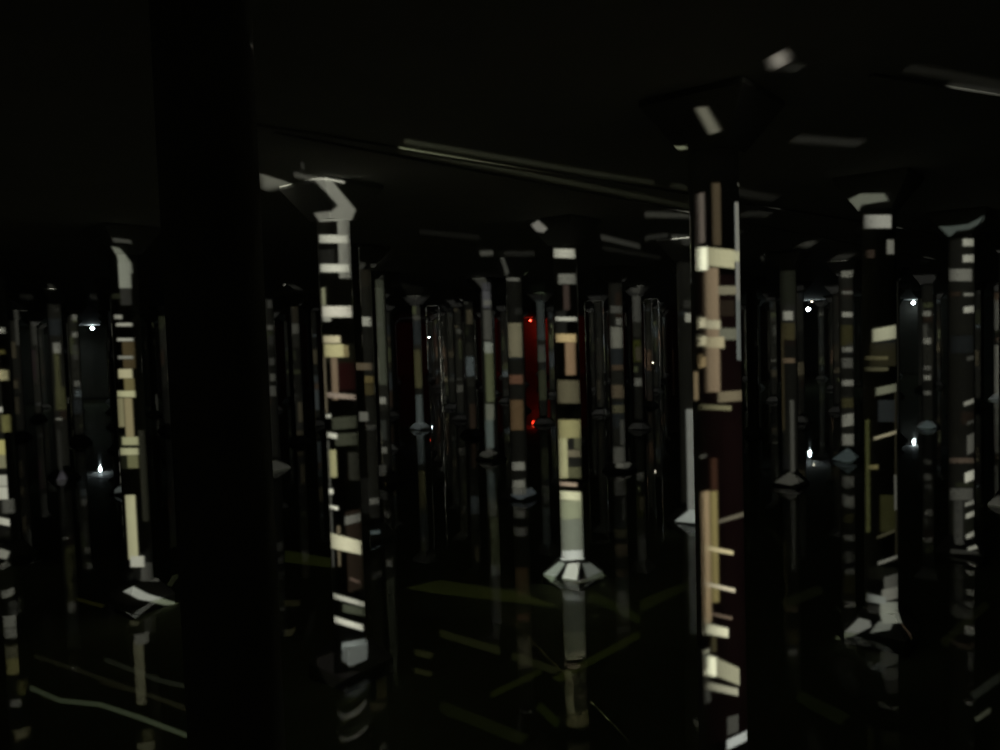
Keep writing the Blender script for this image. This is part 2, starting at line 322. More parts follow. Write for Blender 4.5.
INC_SIGN = 1.0
PATCHES = [
('P',[[-2.73,11.89,7.14],[-2.47,11.94,7.14],[-2.37,11.96,7.23],[-2.69,11.9,7.59],[-2.47,11.94,7.61],[-2.12,12.01,7.19],[-2.2,12.0,7.02],[-2.65,11.9,7.01]],[150,150,138]),
('B',0,1,[0.23,0.97,6.15,7.07,6.16,7.11],[120,120,110]),
('B',0,1,[-0.87,0.84,6.71,6.83,6.7,6.82],[205,205,188]),
('B',0,1,[-0.88,0.83,6.26,6.38,6.25,6.37],[220,220,202]),
('B',0,1,[-0.89,-0.65,5.75,6.01,5.74,6.01],[130,130,105]),
('B',0,1,[-0.87,0.91,5.56,5.73,5.55,5.72],[228,224,205]),
('B',0,1,[-0.84,-0.37,5.5,5.55,5.49,5.54],[170,170,156]),
('B',0,1,[-0.89,0.12,5.16,5.27,5.15,5.26],[205,195,160]),
('B',0,1,[-0.85,0.28,4.94,5.14,4.93,5.13],[195,188,140]),
('B',0,1,[0.16,0.58,4.93,5.12,4.93,5.11],[130,120,85]),
('B',0,1,[-0.47,-0.11,4.27,4.94,4.27,4.93],[125,108,88]),
('B',0,1,[-0.94,-0.82,4.07,4.94,4.07,4.94],[100,92,75]),
('B',0,1,[-0.79,0.97,4.31,4.39,4.24,4.32],[155,140,125]),
('B',0,1,[-0.12,0.97,4.42,4.86,4.4,4.84],[30,11,10]),
('B',0,1,[-0.96,-0.61,3.98,4.04,3.99,4.05],[175,175,161]),
('B',0,1,[-0.56,0.97,3.8,3.99,3.8,3.99],[62,64,52]),
('B',0,1,[-0.89,-0.3,3.68,3.76,3.66,3.74],[205,205,188]),
('B',0,1,[-0.42,0.97,3.55,3.74,3.53,3.72],[62,64,52]),
('B',0,1,[-0.82,-0.4,3.05,3.48,3.06,3.49],[165,162,120]),
('B',0,1,[0.31,0.97,3.01,3.44,2.95,3.4],[36,36,30]),
('B',0,1,[-0.91,-0.79,1.62,3.63,1.62,3.64],[75,75,69]),
('B',0,1,[-0.97,-0.68,2.77,2.85,2.79,2.87],[225,225,207]),
('B',0,1,[-0.96,-0.42,2.55,2.6,2.54,2.59],[235,235,216]),
('B',0,1,[-0.03,0.97,2.3,2.43,2.3,2.43],[100,100,92]),
('B',0,1,[-0.97,0.88,1.91,2.15,1.77,1.99],[228,224,190]),
('B',0,1,[-0.53,-0.35,2.16,2.29,2.16,2.29],[110,100,80]),
('B',0,1,[-0.53,-0.41,1.65,1.94,1.65,1.94],[110,100,80]),
('B',0,1,[0.12,0.72,1.42,1.47,1.32,1.37],[90,75,65]),
('B',0,1,[-0.97,0.97,1.1,1.18,0.9,0.98],[195,195,179]),
('B',0,1,[-0.37,0.97,0.92,1.05,0.75,0.88],[72,76,62]),
('B',0,1,[-0.97,0.79,0.71,0.81,0.55,0.65],[225,225,207]),
('B',0,1,[-0.53,0.97,0.3,0.42,0.29,0.39],[120,126,122]),
('P',[[-2.6,12.02,0.37],[-2.22,12.09,0.47],[-2.23,12.09,0.17],[-2.49,12.04,0.06],[-2.61,12.01,0.2]],[96,100,96]),
('S',[[-3.26,12.92,-0.2],[-2.81,13.18,-0.2],[-2.4,12.36,-0.2],[-2.78,11.85,-0.2]],[14,13,12]),
('P',[[0.74,16.39,7.48],[0.89,16.38,7.56],[1.07,16.36,7.39],[1.0,16.37,7.31],[0.84,16.38,7.35]],[142,140,132]),
('B',1,1,[-0.97,0.85,6.81,7.0,6.77,6.96],[188,188,172]),
('B',1,1,[-0.59,0.88,6.24,6.45,6.23,6.44],[110,110,101]),
('B',1,1,[-0.21,0.28,5.69,6.21,5.68,6.21],[60,50,45]),
('B',1,1,[-0.97,0.87,5.47,5.55,5.45,5.53],[195,195,179]),
('B',1,1,[-0.97,0.75,5.02,5.19,5.0,5.17],[195,172,125]),
('B',1,1,[-0.17,0.65,4.31,5.01,4.31,5.0],[135,112,86]),
('B',1,1,[-0.91,0.97,3.71,4.2,3.69,4.18],[95,90,70]),
('B',1,1,[-0.92,0.97,2.95,3.35,2.95,3.33],[155,150,105]),
('B',1,1,[-0.96,-0.22,2.08,2.95,2.12,2.97],[168,166,126]),
('B',1,1,[0.36,0.93,2.74,2.97,2.71,2.95],[80,80,60]),
('B',1,1,[-0.25,0.91,2.57,2.72,2.54,2.69],[112,106,86]),
('B',1,1,[-0.28,0.87,2.12,2.35,2.09,2.33],[90,90,66]),
('B',1,1,[-0.97,0.51,1.92,2.01,1.92,2.0],[180,160,138]),
('B',1,1,[-0.97,0.82,1.62,1.81,1.6,1.79],[228,228,188]),
('B',1,1,[-0.97,0.88,1.18,1.59,1.21,1.61],[155,160,130]),
('B',1,1,[-0.97,0.92,0.5,1.18,0.53,1.2],[125,130,115]),
('B',1,1,[-0.97,0.86,0.28,0.5,0.32,0.53],[205,210,200]),
('P',[[0.79,16.49,0.08],[1.13,16.45,0.36],[1.26,16.44,0.31],[0.97,16.47,-0.1]],[150,160,146]),
('P',[[1.32,16.44,0.31],[1.57,16.42,0.31],[1.5,16.42,-0.08],[1.19,16.45,-0.03]],[208,213,198]),
('P',[[1.62,16.41,0.31],[1.79,16.4,0.33],[2.12,16.37,0.07],[1.73,16.4,-0.06]],[112,117,110]),
('P',[[1.27,16.44,-0.08],[1.5,16.42,-0.16],[2.07,16.37,0.03],[2.03,16.38,0.07],[1.5,16.42,-0.1]],[100,100,92]),
('P',[[1.98,8.1,6.96],[2.04,8.08,6.91],[2.13,8.06,6.92],[2.12,8.06,6.89],[2.04,8.08,6.85],[2.02,8.08,6.81]],[200,200,184]),
('P',[[2.06,8.07,7.43],[2.14,8.05,7.42],[2.33,8.0,7.18],[2.26,8.02,7.17]],[150,148,130]),
('B',0,0,[-0.59,-0.43,6.09,6.61,6.09,6.61],[125,115,105]),
('B',0,0,[-0.06,0.25,6.06,6.7,6.05,6.69],[78,68,52]),
('B',0,0,[0.79,0.97,4.85,6.49,4.84,6.51],[105,110,106]),
('B',0,0,[0.81,0.97,5.48,6.5,5.48,6.51],[130,130,122]),
('B',0,0,[-0.91,-0.31,5.82,6.06,5.8,6.04],[238,238,208]),
('B',0,0,[-0.31,0.76,5.85,6.04,5.81,6.0],[192,188,152]),
('B',0,0,[0.76,0.97,5.88,5.99,5.89,6.0],[190,188,155]),
('B',0,0,[-0.4,0.12,4.52,5.83,4.52,5.82],[135,118,95]),
('B',0,0,[0.1,0.97,5.54,5.63,5.54,5.63],[135,130,108]),
('B',0,0,[-0.93,-0.44,5.2,5.31,5.2,5.3],[188,182,152]),
('B',0,0,[-0.44,0.16,5.19,5.28,5.18,5.27],[180,174,145]),
('B',0,0,[0.07,0.97,5.07,5.19,5.06,5.18],[112,112,96]),
('B',0,0,[-0.94,-0.45,5.01,5.11,5.01,5.11],[182,176,145]),
('B',0,0,[-0.45,0.31,4.99,5.1,4.98,5.1],[170,160,128]),
('B',0,0,[-0.96,-0.47,4.78,4.89,4.78,4.89],[155,135,98]),
('B',0,0,[-0.97,-0.76,4.42,4.73,4.43,4.73],[120,105,80]),
('B',0,0,[0.09,0.73,5.32,5.48,5.31,5.48],[40,33,26]),
('B',0,0,[0.03,0.97,4.41,4.52,4.41,4.52],[125,115,92]),
('B',0,0,[-0.87,0.54,4.33,4.38,4.32,4.37],[112,108,82]),
('B',0,0,[-0.87,-0.54,3.8,3.83,3.81,3.85],[90,90,82]),
('B',0,0,[-0.3,-0.06,3.45,3.82,3.46,3.82],[60,40,30]),
('B',0,0,[-0.69,-0.41,2.01,3.45,2.04,3.46],[155,135,104]),
('B',0,0,[-0.36,-0.08,2.26,3.46,2.27,3.47],[138,126,82]),
('B',0,0,[-0.06,0.97,3.12,3.16,3.16,3.21],[112,106,90]),
('B',0,0,[-0.94,0.52,2.8,2.85,2.78,2.82],[205,192,150]),
('B',0,0,[-0.92,0.58,2.41,2.45,2.37,2.41],[208,198,170]),
('B',0,0,[-0.86,0.44,2.1,2.13,2.08,2.11],[110,95,80]),
('B',0,0,[-0.96,0.27,1.86,1.98,1.89,1.99],[204,202,172]),
('B',0,0,[-0.39,-0.23,1.72,1.89,1.72,1.9],[70,65,45]),
('B',0,0,[-0.97,-0.24,1.4,1.63,1.45,1.66],[222,222,192]),
('B',0,0,[-0.24,0.69,1.46,1.66,1.35,1.54],[170,168,140]),
('B',0,0,[-0.96,0.63,1.24,1.32,1.24,1.32],[158,156,135]),
('B',0,0,[-0.72,-0.55,1.12,1.26,1.14,1.28],[80,80,73]),
('B',0,0,[0.17,0.62,0.82,1.02,0.85,1.04],[75,75,69]),
('B',0,0,[0.15,0.97,0.66,0.77,0.69,0.8],[190,195,190]),
('B',0,0,[-0.89,0.97,0.6,5.77,0.74,5.75],[11,5,5]),
('B',0,0,[0.17,0.97,1.21,4.22,1.16,4.2],[15,7,7]),
('P',[[5.81,12.87,7.23],[5.95,12.8,7.31],[6.25,12.66,7.27],[6.32,12.63,7.16],[6.0,12.78,7.14],[5.96,12.8,7.0]],[115,118,105]),
('B',1,0,[-0.9,0.71,6.78,7.0,6.74,6.95],[152,152,142]),
('B',1,0,[0.47,0.87,6.32,6.55,6.32,6.55],[112,112,103]),
('B',1,0,[-0.69,-0.28,6.28,6.41,6.27,6.4],[50,42,35]),
('B',1,0,[-0.37,0.97,4.89,5.1,4.94,5.16],[168,168,142]),
('B',1,0,[-0.55,0.95,4.49,4.87,4.48,4.86],[38,36,24]),
('B',1,0,[-0.97,0.49,4.59,4.65,4.59,4.65],[78,74,52]),
('B',1,0,[-0.97,0.48,4.4,4.47,4.41,4.47],[72,70,52]),
('B',1,0,[-0.22,0.97,4.0,4.13,4.06,4.19],[112,114,96]),
('B',1,0,[-0.11,0.87,3.57,3.93,3.56,3.92],[35,38,38]),
('B',1,0,[-0.36,0.97,3.26,3.31,3.36,3.41],[155,148,122]),
('B',1,0,[-0.97,-0.7,1.64,3.57,1.69,3.59],[64,66,38]),
('B',1,0,[-0.96,-0.14,2.74,2.81,2.78,2.85],[92,86,56]),
('B',1,0,[0.79,0.96,2.09,2.68,2.08,2.66],[80,80,73]),
('B',1,0,[-0.03,0.9,1.73,2.35,1.71,2.33],[38,38,20]),
('B',1,0,[-0.23,0.83,1.6,1.65,1.72,1.77],[62,60,45]),
('B',1,0,[-0.18,0.97,1.16,1.22,1.26,1.31],[112,112,103]),
('B',1,0,[0.17,0.97,0.75,0.97,0.78,1.0],[74,74,68]),
('B',1,0,[-0.96,0.28,0.47,0.61,0.5,0.63],[112,116,110]),
('B',1,0,[0.04,0.97,0.54,0.75,0.58,0.78],[110,110,101]),
('B',1,0,[-0.91,-0.08,0.27,0.4,0.35,0.47],[30,30,27]),
('B',1,0,[-0.08,0.97,0.15,0.54,0.12,0.51],[122,125,114]),
('B',1,0,[0.82,0.97,1.25,4.19,1.21,4.18],[30,28,20]),
('P',[[5.6,13.09,-0.15],[5.93,12.92,0.28],[6.17,12.81,0.21],[5.78,13.0,-0.09]],[112,114,107]),
('P',[[6.17,12.81,0.23],[6.41,12.69,0.35],[6.3,12.75,0.1],[6.03,12.88,0.0]],[100,103,95]),
('P',[[6.45,12.67,0.3],[6.5,12.65,0.31],[6.68,12.56,0.06],[6.63,12.59,0.01]],[58,48,38]),
('P',[[-7.54,15.6,7.35],[-7.28,15.72,7.32],[-7.28,15.72,7.26],[-7.54,15.59,7.27]],[75,75,69]),
('P',[[-7.61,15.56,7.19],[-7.47,15.63,7.16],[-7.32,15.7,6.88],[-7.31,15.7,6.68],[-7.5,15.61,6.68],[-7.54,15.6,7.0]],[125,128,115]),
('B',0,2,[-0.36,0.49,6.38,6.9,6.38,6.9],[132,135,122]),
('B',0,2,[-0.32,0.46,6.04,6.38,6.04,6.38],[45,45,41]),
('B',0,2,[-0.84,-0.28,5.77,5.85,5.76,5.84],[145,145,133]),
('B',0,2,[-0.74,0.4,5.62,5.68,5.61,5.68],[168,168,154]),
('B',0,2,[-0.72,0.41,5.32,5.38,5.31,5.37],[172,172,158]),
('B',0,2,[-0.72,0.34,4.96,5.02,4.95,5.01],[135,135,124]),
('B',0,2,[-0.38,0.47,4.77,5.32,4.76,5.31],[72,62,42]),
('B',0,2,[-0.77,0.22,4.57,4.75,4.56,4.75],[188,182,146]),
('B',0,2,[-0.39,0.33,4.31,4.57,4.3,4.56],[112,104,70]),
('B',0,2,[-0.93,0.35,4.19,4.31,4.17,4.3],[192,190,150]),
('B',0,2,[-0.96,-0.53,3.57,4.16,3.58,4.17],[130,125,95]),
('B',0,2,[-0.46,0.11,3.31,4.17,3.31,4.16],[145,135,102]),
('B',0,2,[-0.76,0.38,3.21,3.37,3.19,3.36],[168,168,130]),
('B',0,2,[-0.94,0.34,3.0,3.14,2.99,3.13],[178,178,140]),
('B',0,2,[-0.47,0.31,2.74,3.0,2.72,2.99],[112,112,80]),
('B',0,2,[0.41,0.97,1.62,3.5,1.57,3.46],[34,34,27]),
('B',0,2,[-0.77,-0.06,0.85,2.18,0.88,2.18],[180,178,142]),
('B',0,2,[-0.66,0.35,0.7,0.93,0.67,0.9],[182,182,167]),
('P',[[-7.45,15.75,0.81],[-7.16,15.88,0.81],[-7.18,15.88,0.39],[-7.46,15.74,0.44]],[72,72,66]),
('P',[[-7.79,15.59,0.3],[-7.59,15.68,0.34],[-7.34,15.8,0.13],[-7.06,15.93,-0.03],[-6.84,16.04,-0.15],[-7.07,15.93,-0.15],[-7.48,15.73,0.03]],[165,168,158]),
('S',[[-9.39,16.79,-0.2],[-8.44,16.19,-0.2],[-8.41,16.01,-0.2],[-9.28,16.58,-0.2]],[42,38,20]),
('S',[[-7.47,15.24,-0.2],[-7.21,15.11,-0.2],[-7.17,14.89,-0.2],[-7.34,14.96,-0.2]],[75,70,68]),
('B',0,3,[-0.31,0.75,5.65,5.77,5.64,5.77],[140,140,128]),
('B',0,3,[-0.42,0.64,5.13,5.23,5.12,5.22],[72,68,38]),
('B',0,3,[-0.52,0.79,4.48,4.73,4.46,4.71],[150,145,110]),
('B',0,3,[-0.71,0.76,3.68,3.81,3.65,3.78],[172,172,158]),
('B',0,3,[-0.02,0.72,3.17,3.6,3.15,3.58],[100,98,60]),
('B',0,3,[-0.88,0.84,2.6,2.98,2.56,2.94],[178,172,112]),
('B',0,3,[-0.96,0.35,2.26,2.6,2.25,2.58],[130,128,100]),
('B',0,3,[-0.9,0.74,1.81,2.09,1.77,2.05],[178,178,163]),
('B',0,3,[-0.96,0.76,1.47,1.79,1.44,1.74],[192,192,176]),
('B',0,3,[-0.37,0.61,1.13,1.49,1.09,1.45],[74,74,68]),
('B',0,3,[-0.97,0.75,0.86,1.04,0.7,0.87],[192,192,176]),
('P',[[-12.62,19.33,0.28],[-12.44,19.44,0.15],[-12.49,19.41,-0.05],[-12.63,19.32,0.03]],[130,130,119]),
('B',2,0,[0.16,0.97,6.83,6.99,6.83,6.99],[155,155,142]),
('B',2,0,[0.15,0.97,6.48,6.64,6.48,6.64],[155,155,142]),
('B',2,0,[-0.96,0.81,6.1,6.36,6.06,6.33],[108,108,99]),
('B',2,0,[0.22,0.97,5.74,5.81,5.74,5.8],[115,115,105]),
('B',2,0,[0.22,0.97,5.37,5.5,5.38,5.52],[160,160,147]),
('B',2,0,[0.44,0.97,4.31,4.4,4.34,4.43],[60,60,55]),
('B',2,0,[0.21,0.97,3.31,3.4,3.38,3.47],[135,135,124]),
('B',2,0,[0.43,0.97,2.89,2.96,2.94,3.0],[60,60,55]),
('B',2,0,[0.43,0.97,2.22,2.65,2.29,2.71],[82,82,75]),
('B',2,0,[-0.92,0.94,2.0,2.12,2.03,2.14],[75,65,55]),
('B',2,0,[0.27,0.97,1.6,1.82,1.66,1.88],[178,178,163]),
('B',2,0,[-0.93,0.86,1.16,1.43,1.2,1.47],[72,72,66]),
('B',2,0,[0.27,0.97,1.06,1.15,1.11,1.2],[122,122,112]),
('B',2,0,[0.34,0.97,0.79,0.9,0.84,0.96],[152,152,139]),
('B',2,0,[-0.55,0.12,0.17,1.19,0.2,1.21],[50,50,46]),
('B',2,0,[0.34,0.97,0.32,0.43,0.39,0.5],[142,142,130]),
('B',2,0,[0.34,0.97,0.04,0.13,0.07,0.16],[130,130,119]),
('P',[[9.95,17.31,0.1],[10.37,17.06,0.11],[10.41,17.03,0.03],[9.95,17.31,-0.01]],[42,42,38]),
('P',[[9.75,17.31,7.29],[9.95,17.19,7.27],[10.21,17.04,7.28],[10.48,16.88,7.44],[10.52,16.85,7.35],[10.24,17.02,7.17],[10.05,17.13,7.17],[9.95,17.19,7.05]],[78,85,80]),
('B',1,2,[-0.85,0.82,5.56,5.79,5.54,5.78],[155,155,142]),
('P',[[-3.53,20.1,7.2],[-3.33,20.13,7.12],[-3.44,20.11,7.0],[-3.59,20.09,7.03]],[60,60,55]),
('B',1,2,[-0.97,0.74,4.42,4.6,4.4,4.58],[88,78,62]),
('B',1,2,[-0.97,0.89,4.08,4.26,4.06,4.24],[90,80,50]),
('B',1,2,[-0.92,0.86,3.76,4.05,3.75,4.04],[60,54,34]),
('B',1,2,[-0.74,0.15,3.09,3.33,3.09,3.32],[98,98,90]),
('B',1,2,[-0.59,0.9,2.86,2.99,2.83,2.96],[50,50,46]),
('B',1,2,[-0.59,0.97,0.89,1.05,0.87,1.03],[82,82,75]),
('B',1,2,[-0.82,0.89,0.06,0.17,0.08,0.18],[75,85,85]),
('B',2,3,[-0.39,0.72,3.55,7.33,3.54,7.33],[64,67,56]),
('P',[[-4.65,28.01,7.6],[-3.95,28.12,7.73],[-4.0,28.11,7.45],[-4.32,28.06,7.24]],[40,40,36]),
('B',2,3,[-0.76,0.49,5.68,5.79,5.67,5.78],[75,75,69]),
('B',2,3,[-0.46,0.51,2.86,3.11,2.85,3.1],[122,122,112]),
('B',2,3,[-0.86,0.39,1.53,2.27,1.54,2.27],[40,42,38]),
('B',2,3,[-0.73,0.38,1.07,1.29,1.06,1.28],[92,92,84]),
('B',2,3,[-0.97,0.14,0.2,0.61,0.23,0.63],[48,48,44]),
('P',[[-5.35,44.12,7.99],[-4.13,44.25,7.85],[-4.48,44.22,7.41],[-4.92,44.17,7.42]],[55,55,50]),
('B',4,5,[-0.97,0.7,5.68,7.38,5.67,7.36],[36,36,33]),
('B',4,5,[-0.97,0.74,2.38,4.54,2.37,4.53],[64,62,42]),
('B',4,5,[-0.97,0.6,0.43,1.97,0.43,1.97],[64,70,68]),
('P',[[-5.47,44.21,0.31],[-4.9,44.27,0.63],[-4.07,44.36,0.25],[-4.76,44.29,-0.0]],[76,82,82]),
('P',[[-1.07,32.45,7.69],[-0.57,32.46,7.68],[-0.26,32.46,7.21],[-0.59,32.46,7.14]],[64,64,58]),
('B',3,3,[-0.58,0.71,6.37,7.41,6.36,7.4],[74,74,76]),
('B',3,3,[-0.51,0.94,6.49,6.7,6.49,6.69],[95,95,87]),
('B',3,3,[-0.56,0.89,5.04,6.29,5.03,6.28],[68,68,62]),
('B',3,3,[-0.56,0.97,4.49,4.95,4.48,4.94],[120,124,114]),
('B',3,3,[-0.46,0.97,2.44,4.49,2.43,4.48],[78,82,60]),
('B',3,3,[-0.72,0.74,1.68,2.36,1.67,2.34],[96,98,86]),
('B',3,3,[-0.81,0.49,0.49,1.68,0.5,1.68],[76,84,80]),
('P',[[-1.06,32.55,0.28],[-0.64,32.56,0.56],[-0.19,32.56,0.3],[-0.65,32.56,0.1]],[56,56,51]),
('P',[[0.11,24.4,7.66],[0.21,24.4,7.68],[0.38,24.4,7.15],[0.28,24.4,7.03]],[75,75,69]),
('B',2,2,[-0.97,0.77,6.91,7.01,6.88,6.98],[98,98,90]),
('B',2,2,[-0.97,0.85,4.51,5.58,4.5,5.57],[110,105,84]),
('B',2,2,[-0.97,0.78,3.65,3.94,3.65,3.93],[90,65,50]),
('B',2,2,[-0.97,0.69,2.18,3.14,2.19,3.14],[82,66,46]),
('B',2,2,[-0.97,0.71,0.89,1.15,0.91,1.17],[112,112,103]),
('B',2,2,[-0.97,0.64,0.35,0.57,0.37,0.6],[104,104,95]),
('B',2,2,[-0.86,0.74,0.11,0.37,0.11,0.37],[92,92,84]),
('P',[[0.2,24.5,0.16],[0.9,24.49,0.4],[1.02,24.48,0.2],[0.51,24.49,-0.01]],[66,72,74]),
('P',[[1.7,44.96,7.88],[2.78,44.9,7.9],[2.71,44.9,7.39],[2.15,44.93,7.58]],[48,54,42]),
('B',5,4,[-0.97,0.97,4.89,7.2,4.87,7.17],[48,52,50]),
('B',5,4,[-0.97,0.97,3.61,4.6,3.59,4.58],[60,60,55]),
('B',5,4,[-0.97,0.97,1.4,3.15,1.4,3.13],[44,46,34]),
('B',3,2,[-0.8,0.97,5.91,6.17,5.89,6.15],[68,68,62]),
('B',3,2,[0.01,0.97,5.45,5.71,5.45,5.71],[84,84,77]),
('B',3,2,[-0.87,0.97,4.61,5.39,4.59,5.37],[98,98,88]),
('B',3,2,[-0.86,0.97,3.79,3.97,3.77,3.96],[62,52,40]),
('B',3,2,[-0.93,0.97,2.74,3.23,2.72,3.21],[72,64,50]),
('B',3,2,[-0.86,0.97,2.18,2.48,2.17,2.46],[64,62,46]),
('B',3,2,[0.23,0.94,0.99,1.93,0.97,1.9],[50,50,46]),
('B',3,2,[-0.86,0.85,0.29,0.9,0.3,0.9],[66,66,60]),
('P',[[4.21,28.91,0.33],[4.79,28.82,0.37],[4.64,28.84,0.14],[4.21,28.91,0.15]],[90,90,82]),
('P',[[6.87,41.32,7.7],[7.69,41.18,7.72],[7.52,41.2,7.2],[7.12,41.28,7.22]],[62,62,57]),
('B',5,3,[-0.83,0.97,5.71,7.13,5.69,7.12],[62,62,57]),
('B',5,3,[-0.97,0.78,3.58,4.75,3.57,4.74],[42,44,18]),
('B',5,3,[-0.8,0.81,2.3,2.73,2.3,2.72],[84,84,77]),
('B',2,1,[-0.2,0.5,5.4,5.64,5.39,5.63],[140,140,128]),
('B',2,1,[-0.29,0.82,0.27,3.07,0.27,3.06],[112,114,108]),
('B',2,1,[-0.28,0.53,5.77,5.99,5.77,5.98],[40,40,36]),
('P',[[4.85,20.77,7.61],[5.35,20.65,7.63],[5.34,20.65,7.42],[4.95,20.74,7.4]],[45,45,41]),
('P',[[4.6,20.93,0.04],[4.99,20.83,0.38],[5.22,20.78,0.33],[5.21,20.78,-0.02]],[150,156,150]),
('B',3,1,[-0.62,0.55,5.41,5.7,5.4,5.69],[135,135,124]),
('B',3,1,[-0.97,0.77,4.77,5.32,4.76,5.3],[54,50,32]),
('B',3,1,[-0.7,0.72,4.02,4.18,4.01,4.17],[88,76,60]),
('B',3,1,[-0.97,-0.65,1.8,5.09,1.82,5.09],[45,40,26]),
('B',3,1,[0.07,0.54,0.46,2.82,0.46,2.81],[68,68,62]),
('P',[[8.88,25.4,0.13],[9.32,25.24,0.48],[9.77,25.07,0.23],[9.32,25.24,0.02]],[66,66,60]),
('B',4,1,[-0.66,0.95,7.01,7.24,7.0,7.22],[115,115,105]),
('B',4,1,[-0.55,0.93,6.37,6.48,6.35,6.47],[92,92,84]),
('B',4,1,[-0.57,0.9,5.5,5.69,5.48,5.67],[132,132,121]),
('B',4,1,[-0.86,0.89,4.4,5.2,4.39,5.18],[46,44,26]),
('B',4,1,[-0.62,0.86,4.17,4.36,4.16,4.35],[104,104,95]),
('B',4,1,[-0.63,0.85,3.56,3.94,3.55,3.93],[72,72,66]),
('B',4,1,[-0.66,0.96,2.87,3.1,2.86,3.09],[112,112,103]),
('B',4,1,[-0.82,0.93,2.02,2.4,2.02,2.4],[50,48,30]),
('B',4,1,[-0.71,0.92,1.29,1.75,1.37,1.83],[115,115,105]),
('B',4,1,[-0.73,0.89,0.59,1.02,0.6,1.02],[105,105,96]),
('P',[[12.65,29.85,0.07],[13.16,29.62,0.51],[13.54,29.46,0.22],[13.16,29.63,-0.1]],[56,64,64]),
('B',5,2,[-0.97,0.41,6.46,7.04,6.43,7.01],[42,42,38]),
('P',[[11.71,37.84,0.06],[12.16,37.7,0.36],[12.68,37.53,0.12],[12.15,37.7,-0.13]],[40,46,46]),
('B',6,1,[-0.94,0.57,5.52,5.77,5.5,5.75],[104,104,95]),
('B',6,1,[-0.79,0.55,4.14,4.43,4.13,4.43],[106,106,97]),
('B',6,1,[-0.81,0.53,2.85,3.05,2.85,3.05],[75,75,69]),
('B',6,1,[-0.82,0.52,2.35,2.6,2.36,2.6],[104,104,95]),
('B',6,1,[-0.83,0.51,1.61,1.81,1.62,1.81],[75,75,69]),
('P',[[20.61,38.66,0.03],[21.0,38.45,0.39],[21.41,38.22,0.1],[20.99,38.45,-0.11]],[64,72,72]),
('P',[[13.56,21.94,-0.02],[13.9,21.72,0.3],[13.9,21.72,-0.07]],[66,66,60]),
('B',3,0,[-0.97,-0.17,2.38,3.51,2.4,3.52],[45,45,41]),
('B',9,1,[-0.97,0.43,4.56,6.55,4.55,6.53],[70,70,64]),
('B',9,1,[-0.97,0.44,0.23,3.57,0.25,3.56],[80,80,73]),
('P',[[32.22,52.03,-0.02],[32.84,51.64,0.33],[33.12,51.46,0.0],[32.51,51.85,-0.34]],[70,74,74]),
('B',1,5,[-0.41,0.53,5.06,5.46,5.05,5.45],[112,112,103]),
('B',1,5,[-0.36,0.32,3.18,5.06,3.18,5.05],[62,62,42]),
('B',1,5,[-0.49,0.97,2.78,3.7,2.75,3.67],[56,56,36]),
('B',1,5,[-0.61,0.2,2.38,2.46,2.37,2.45],[115,115,105]),
('B',1,5,[-0.57,-0.16,0.36,1.98,0.36,1.97],[40,40,36]),
('P',[[-17.88,31.01,-0.16],[-17.65,31.14,0.37],[-17.51,31.22,0.03],[-17.62,31.16,-0.32]],[62,60,64]),
('B',2,7,[-0.08,0.97,6.79,7.06,6.79,7.07],[95,95,87]),
('B',2,7,[-0.26,0.97,5.86,6.13,5.85,6.13],[95,95,87]),
('B',2,7,[-0.41,0.71,4.6,5.42,4.59,5.41],[48,48,44]),
('B',2,7,[-0.42,0.7,3.17,3.45,3.15,3.43],[84,84,77]),
('B',1,4,[-0.59,0.26,6.58,6.86,6.58,6.86],[100,100,92]),
('B',1,4,[-0.84,0.01,4.73,4.94,4.72,4.93],[60,60,55]),
('B',1,4,[-0.97,-0.26,1.35,1.56,1.36,1.57],[90,90,82]),
('B',1,4,[-0.97,-0.35,0.77,1.13,0.79,1.14],[100,100,92]),
('B',1,4,[-0.97,-0.32,0.38,0.63,0.39,0.64],[95,95,87]),
('P',[[-13.88,27.19,0.12],[-13.56,27.35,0.33],[-13.36,27.44,0.27],[-13.37,27.44,0.09]],[90,96,94]),
('B',2,4,[0.09,0.97,6.61,6.94,6.62,6.95],[48,48,44]),
('B',2,4,[-0.09,0.97,5.72,5.92,5.72,5.92],[66,66,60]),
('B',2,4,[-0.0,0.97,5.11,5.52,5.1,5.51],[34,34,31]),
('B',2,4,[-0.01,0.97,4.29,4.58,4.28,4.56],[48,48,44]),
('B',2,4,[0.03,0.94,3.64,3.93,3.62,3.91],[64,64,58]),
('B',2,4,[-0.06,0.97,3.03,3.44,3.0,3.41],[60,60,55]),
('P',[[-9.83,31.72,0.03],[-9.32,31.87,0.4],[-8.65,32.07,0.06],[-9.34,31.86,-0.18]],[58,58,53]),
('B',2,8,[0.16,0.97,5.55,7.74,5.54,7.75],[52,52,47]),
('B',3,10,[-0.51,0.97,5.61,8.2,5.59,8.2],[42,42,38]),
('B',3,10,[-0.97,0.37,3.0,5.23,2.99,5.22],[34,28,28]),
('S',[[-3.34,11.43,7.61],[-3.29,11.51,7.61],[-3.08,12.14,7.61],[-3.2,12.36,7.61],[-3.67,12.62,7.61]],[105,105,95]),
('S',[[-2.97,11.28,7.61],[-2.56,11.99,7.61],[-2.32,12.34,7.61],[-2.35,12.5,7.61],[-2.59,12.14,7.61],[-3.0,11.41,7.61]],[110,110,101]),
('S',[[-2.62,10.81,7.61],[-2.58,10.75,7.61],[-2.66,11.12,7.61],[-2.7,11.18,7.61]],[60,60,55]),
('S',[[-10.6,23.57,7.61],[-9.84,23.18,7.61],[-11.05,26.0,7.61],[-11.29,25.5,7.61]],[78,78,71]),
('S',[[2.51,7.16,7.61],[2.53,7.06,7.61],[2.63,7.17,7.61],[2.73,7.41,7.61],[2.7,7.49,7.61],[2.61,7.4,7.61]],[168,162,152]),
